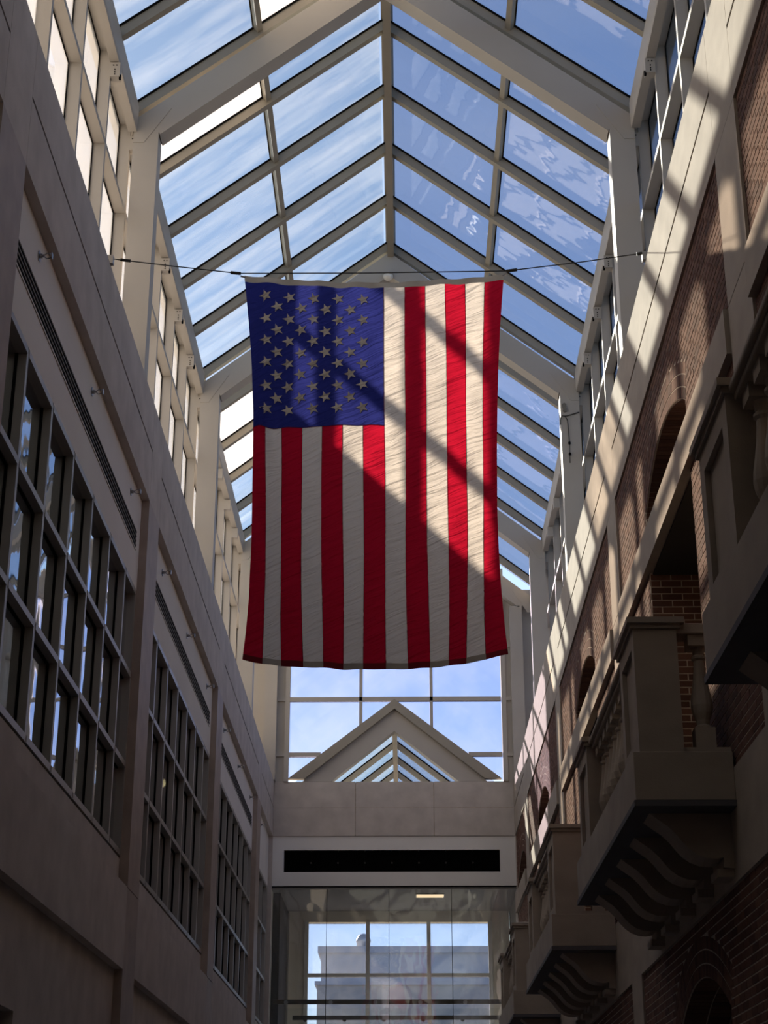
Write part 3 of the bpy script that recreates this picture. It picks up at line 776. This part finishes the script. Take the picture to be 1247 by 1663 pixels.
for i in range(4):
    c = FR[i] + 3.745
    Y0, Y1 = c - 2.2, c + 2.2
    t = empty('balcony', ((XF + XR) / 2, c, 2.2)); tag(t, balc_labels[i], 'balcony', 'balconies along the right wall')
    B(XF, XR, Y0, Y1, 2.69, 3.05).build('slab', STONE, t, bevel=0.006)
    B(XF - 0.012, XR, Y0 - 0.012, Y1 + 0.012, 2.645, 2.688).build('edge_trim', surf('trim_lead', (0.1, 0.1, 0.11), 0.7) if i == 0 else bpy.data.materials['trim_lead'], t)
    XP = XF + 0.05
    for (p0, p1) in ((Y0 + 0.01, Y0 + 0.86), (Y1 - 0.86, Y1 - 0.01)):
        m = MB()                              # pier with recessed front panel
        a0, a1, z0, z1, g, dp = p0, p1, 3.05, 4.0, 0.13, 0.035
        m.box(XP + dp, XPI, a0, a1, z0, z1)
        m.box(XP, XP + dp, a0, a0 + g, z0, z1).box(XP, XP + dp, a1 - g, a1, z0, z1).box(XP, XP + dp, a0 + g, a1 - g, z0, z0 + g).box(XP, XP + dp, a0 + g, a1 - g, z1 - g, z1)
        m.build('pier', STONE, t)
        MB().box(XP - 0.02, XPI + 0.03, p0 - 0.02, p1 + 0.02, 4.0, 4.035).build('pier_molding', STONE, t)
        cx0, cx1, cy0, cy1 = XP - 0.045, XPI + 0.06, p0 - 0.045, p1 + 0.045
        xm = (cx0 + cx1) / 2
        m = MB().box(cx0, cx1, cy0, cy1, 4.035, 4.08)
        m.add([(cx0, cy0, 4.08), (cx1, cy0, 4.08), (cx1, cy1, 4.08), (cx0, cy1, 4.08), (xm, cy0 + 0.25, 4.13), (xm, cy1 - 0.25, 4.13)], [(0, 1, 4), (1, 2, 5, 4), (2, 3, 5), (3, 0, 4, 5)])
        m.build('pier_cap', STONE, t)
    q0, q1 = Y0 + 0.85, Y1 - 0.85
    B(XP + 0.04, XPI - 0.04, q0, q1, 3.05, 3.09).build('plinth', STONE, t)
    B(XP + 0.05, XPI - 0.05, q0, q1, 3.965, 4.005).build('rail', STONE, t, bevel=0.01)
    B(XP + 0.02, XPI - 0.02, q0, q1, 4.005, 4.05).build('rail', STONE, t, bevel=0.012)
    def baluster(xx, y):
        m = MB()
        m.box(xx - 0.075, xx + 0.075, y - 0.075, y + 0.075, 3.09, 3.25)
        m.lathe(xx, y, [(r, 3.25 + z * 1.10) for r, z in prof], 14)
        m.box(xx - 0.085, xx + 0.085, y - 0.085, y + 0.085, 3.88, 3.965)
        return m.build('baluster', STONE, t)
    nb = 9
    first = None
    for q in range(nb):
        y = q0 + (q1 - q0) * (q + 0.5) / nb
        if first is None:
            first = baluster((XP + XPI) / 2, y); fy = y
        else:
            d = first.copy(); COL.objects.link(d); d.parent = t; d.location = (0, y - fy, 0)
    for yy in (Y0 + 0.14, Y1 - 0.14):
        B(XPI - 0.02, XR, yy - 0.11, yy + 0.11, 3.965, 4.05).build('rail', STONE, t, bevel=0.01)
        B(XPI - 0.02, XR, yy - 0.10, yy + 0.10, 3.05, 3.09).build('plinth', STONE, t)
        baluster(2.225, yy)
    for q in range(5):
        y = c - 1.78 + 0.89 * q
        m = MB().prism(BRK, 'y', y - 0.17, y + 0.17)
        br = m.build('bracket', STONE, t)
        B(2.275, XR, y - 0.14, y + 0.14, 2.185, 2.245).build('bracket_foot', STONE, br)

# linear diffusers and sprinklers on the left ------------------------
for i, (k0, k1) in enumerate(bays[1:4]):
    a, b = k0 + PW + 0.05, k1 - PW - 0.25
    t = empty('linear_diffuser', (XW, (a + b) / 2, 6.70)); tag(t, 'long black slotted air diffuser, %s of three above the left windows' % ['nearest', 'middle', 'farthest'][i], 'air diffuser', 'slot diffusers on the left wall')
    B(XW + 0.0005, XW + 0.004, a, b, 6.70, 6.93).build('back_plate', BLACK, t)
    for q in range(5):
        z = 6.70 + q * 0.0525
        B(XW + 0.0042, XW + 0.009, a, b, z, z + 0.014).build('blade', BLADE if q else PLAST, t)
n = 0
for k in (10.5, 18.0, 25.5, 33.0):
    for dy in (1.4, 3.9, 6.35):
        y = k + dy
        if y > YE - 0.3: continue
        t = empty('sprinkler_head', (XW, y, 7.19)); tag(t, 'small steel sidewall sprinkler on white panel, %s from the camera' % ORD[n], 'sprinkler', 'sprinklers on the left wall'); n += 1
        MB().tube([(XW, y, 7.19), (XW + 0.008, y, 7.19)], 0.045, 12).build('escutcheon', STEEL, t)
        MB().tube([(XW + 0.006, y, 7.19), (XW + 0.03, y, 7.19), (XW + 0.032, y, 7.19), (XW + 0.05, y, 7.19)], [0.02, 0.02, 0.013, 0.013], 10).build('body', STEEL, t)
        m = MB()
        for s in (-1, 1):
            m.tube([(XW + 0.048, y, 7.19 + s * 0.008), (XW + 0.065, y, 7.19 + s * 0.024), (XW + 0.095, y, 7.19 + s * 0.02), (XW + 0.108, y, 7.19)], 0.005, 6)
        m.build('frame_arm', STEEL, t)
        MB().box(XW + 0.106, XW + 0.113, y - 0.024, y + 0.024, 7.165, 7.215).build('deflector', STEEL, t)

# grille in the far wall ---------------------------------------------
t = empty('ventilation_grille', (-0.295, YE + 0.1, 6.62)); tag(t, 'long black rectangular grille set in the far white wall', 'grille')
B(-2.65, 2.06, YE + 0.3, YE + 0.36, 6.62, 7.10).build('backing', BLACK, t)
BP = surf('black_panel', (0.003, 0.003, 0.003), 0.95, var=0.2, spec=0.02)
for q in range(8):
    x0 = -2.65 + 4.71 * q / 8
    B(x0 + 0.006, x0 + 4.71 / 8 - 0.006, YE + 0.10, YE + 0.115, 6.625, 7.095).build('panel', BP, t)
    if q: MB().tube([(x0, YE + 0.085, 6.83), (x0, YE + 0.10, 6.83)], 0.02, 8).build('stud', WIRE, t)
# handrails behind the far glass -------------------------------------
for (x0, x1, y, z, lab, zs) in ((-2.86, 2.38, 37.1, 3.97, 'long bronze handrail, upper of two behind the far glass', 0.075), (-2.55, 2.30, 39.0, 3.83, 'long bronze handrail, lower of two behind the far glass', 0.075)):
    t = empty('handrail', ((x0 + x1) / 2, y, z)); tag(t, lab, 'handrail', 'handrails behind the far glass')
    B(x0, x1, y - 0.03, y + 0.03, z - zs, z + 0.02).build('bar', RAIL, t, bevel=0.008)
    for q in range(6):
        x = x0 + 0.29 + (x1 - x0 - 0.45) / 5 * q
        MB().tube([(x, y - 0.06, z - zs * (0.5 if y < 38 else 1.0)), (x, y - 0.03, z - zs * (0.5 if y < 38 else 1.0))], 0.045, 12).build('disc_bracket', STEEL if y < 38 else RAIL, t)
    B(x0, x1, y + 0.06, y + 0.075, 2.5, z - 0.15).build('guard_glass', GUARDGL, t)
# lobby light, pendant, dome -----------------------------------------
t = empty('ceiling_light', (0.54, 37.4, 6.22)); tag(t, 'bright rectangular ceiling light behind the far glass', 'light')
B(0.22, 0.86, 37.2, 37.6, 6.23, 6.252).build('housing', ALU, t)
B(0.24, 0.84, 37.22, 37.58, 6.222, 6.232).build('diffuser', emis('warm_panel', (1.0, 0.72, 0.46), 1.1), t)
t = empty('pendant_lamp', (-3.5, 23.84, 5.53)); tag(t, 'tiny warm glowing lamp seen inside a left window', 'lamp')
MB().lathe(-3.5, 23.84, [(0.01, 5.53), (0.035, 5.55), (0.045, 5.59), (0.035, 5.63), (0.01, 5.65)], 12).build('bulb', emis('warm_bulb', (1.0, 0.72, 0.36), 14.0), t, smooth=True)
MB().tube([(-3.5, 23.84, 5.65), (-3.5, 23.84, 6.31)], 0.008, 6).build('cord', WIRE, t)
t = empty('dome_sensor', (XC - 0.02, 25.34, 14.76)); tag(t, 'small white dome fitting under the second roof frame apex', 'sensor')
MB().lathe(XC - 0.02, 25.34, [(0.01, 14.79), (0.06, 14.80), (0.085, 14.83), (0.09, 14.87)], 14).build('dome', surf('white_plastic', (0.8, 0.8, 0.78), 0.3), t, smooth=True)
MB().lathe(XC - 0.02, 25.34, [(0.1, 14.87), (0.1, 14.9)], 14).build('base', PAINT, t)
# dangling cables on a right column ----------------------------------
t = empty('dangling_cable', (2.75, 25.36, 11.3)); tag(t, 'loose dark cable dangling on the right column beside the flag', 'cable')
yc = 25.365
MB().tube([(2.946, yc, 12.234), (2.85, yc, 12.20), (2.745, yc, 12.165), (2.70, yc, 12.16), (2.656, yc, 12.17), (2.63, yc - 0.01, 12.10), (2.625, yc - 0.01, 12.0)], 0.009, 6).build('cord', WIRE, t)
MB().tube([(2.70, yc - 0.01, 12.165), (2.745, yc - 0.01, 12.08), (2.755, yc - 0.01, 11.9), (2.763, yc - 0.01, 11.66), (2.757, yc - 0.01, 11.3)], 0.008, 6).build('cord', WIRE, t)
for z in (11.66, 11.46):
    MB().lathe(2.76, yc - 0.012, [(0.008, z - 0.03), (0.02, z - 0.015), (0.02, z + 0.015), (0.008, z + 0.03)], 8).build('connector', BLACK, t)
t = empty('cable_clamp', (2.70, 25.37, 12.25)); tag(t, 'grey oval clamp fixed above the dangling cable', 'clamp')
MB().prism([(2.665, 12.38), (2.70, 12.405), (2.735, 12.385), (2.735, 12.345), (2.725, 12.32), (2.745, 12.29), (2.74, 12.25), (2.70, 12.235), (2.675, 12.26), (2.685, 12.30), (2.67, 12.34)], 'y', 25.35, 25.379).build('plate', surf('grey_putty', (0.2, 0.19, 0.17), 0.9), t)
# buildings outside beyond the far window ----------------------------
CONC = surf('hazy_concrete', (0.55, 0.58, 0.62), 0.9, var=0.12, scale=0.4)  # distance haze is put into this pale blue-grey colour
t = empty('office_building', (0, 86, ZG)); tag(t, 'pale grey flat-roofed building outside beyond the far window', 'building')
B(-3.95, 12.5, 80, 92, ZG, 10.7).build('wall', CONC, t)
B(-4.1, 12.6, 79.85, 92.1, 10.7, 11.0).build('parapet', CONC, t)
GLW = surf('far_window_glass', (0.2, 0.24, 0.28), 0.2, spec=0.6)
for q in range(6):
    for r in range(2):
        B(-2.9 + 2.4 * q, -1.6 + 2.4 * q, 79.94, 80.0, 3.2 + 3.4 * r, 4.8 + 3.4 * r).build('window', GLW, t)
t = empty('roof_vent', (-2.0, 82, 11.0)); tag(t, 'domed round vent stack on the roof of the grey building', 'vent')
MB().lathe(-2.03, 82, [(0.33, 11.0), (0.33, 11.45), (0.36, 11.47), (0.36, 11.55), (0.3, 11.72), (0.18, 11.84), (0.03, 11.88)], 16).build('cowl', surf('vent_metal', (0.6, 0.6, 0.58), 0.4, metal=0.6), t, smooth=True)
t = empty('annex_building', (-4.6, 70, ZG)); tag(t, 'low hazy annex in front of the grey building', 'building')
B(-3.6, 5.0, 70, 76, ZG, 8.1).build('wall', surf('annex_wall', (0.5, 0.49, 0.46), 0.9, var=0.1, scale=0.5), t)
B(-3.7, 5.1, 69.9, 76.1, 8.1, 8.25).build('parapet', CONC, t)

# ------------------------------------------------------------------ bricks: the 300 that show largest are objects, the rest one part for each panel
def px(P):
    v = Vector(P)
    dd = v.dot(fw)
    if dd < 0.5: return None
    return (623.5 + F_PX * v.dot(rt) / dd, 831.5 - F_PX * v.dot(up) / dd)
def area(bk):
    _, c, u, v, n = bk
    c = Vector(c); u = Vector(u); v = Vector(v); n = Vector(n)
    f = c - n if n.dot(c) > 0 else c + n
    if abs(n.x) < 1e-6 and abs(n.z) > abs(n.y): return 0
    P = [px(f + a * u + b * v) for a, b in ((-1, -1), (1, -1), (1, 1), (-1, 1))]
    if None in P: return 0
    mx, my = sum(p[0] for p in P) / 4, sum(p[1] for p in P) / 4
    if not (0 < mx < 1247 and 0 < my < 1663): return 0
    A = 0
    for i in range(4):
        A += P[i][0] * P[(i + 1) % 4][1] - P[(i + 1) % 4][0] * P[i][1]
    return abs(A) / 2
bpy.context.view_layer.update()
dg = bpy.context.evaluated_depsgraph_get()
cand = sorted(((area(bk), i) for i, bk in enumerate(bricks)), reverse=True)[:2600]
single = set()
org = Vector((0, 0, EYE))
for A, i in cand:
    if len(single) >= 300 or A < 12: break
    _, c, u, v, n = bricks[i]
    c = Vector(c); n = Vector(n)
    f = (c - n if n.dot(c) > 0 else c + n)
    tgt = f + Vector((0, 0, EYE))
    dr = tgt - org
    hit, loc, *_ = SC.ray_cast(dg, org, dr.normalized(), distance=dr.length - 0.06)
    if not hit: single.add(i)
meshes = {}
rest = {}
for i, (p, c, u, v, n) in enumerate(bricks):
    if i in single:
        key = tuple(round(x, 2) for x in (*u, *v, *n))
        c = Vector(c)
        if key not in meshes:
            m = MB().obox((0, 0, 0), u, v, n)
            me = bpy.data.meshes.new('brick'); me.from_pydata(m.v, [], m.f); me.materials.append(BRICK); me.update()
            meshes[key] = me
        o = bpy.data.objects.new('brick', meshes[key]); COL.objects.link(o)
        o.parent = p
        b0 = ORG[p.name]
        o.location = (c.x - b0[0], c.y - b0[1], c.z - b0[2])
    else:
        rest.setdefault(p.name, (p, MB()))[1].obox(c, u, v, n)
for nm, (p, m) in rest.items():
    m.build('brickwork', BRICK, p, kind='stuff')
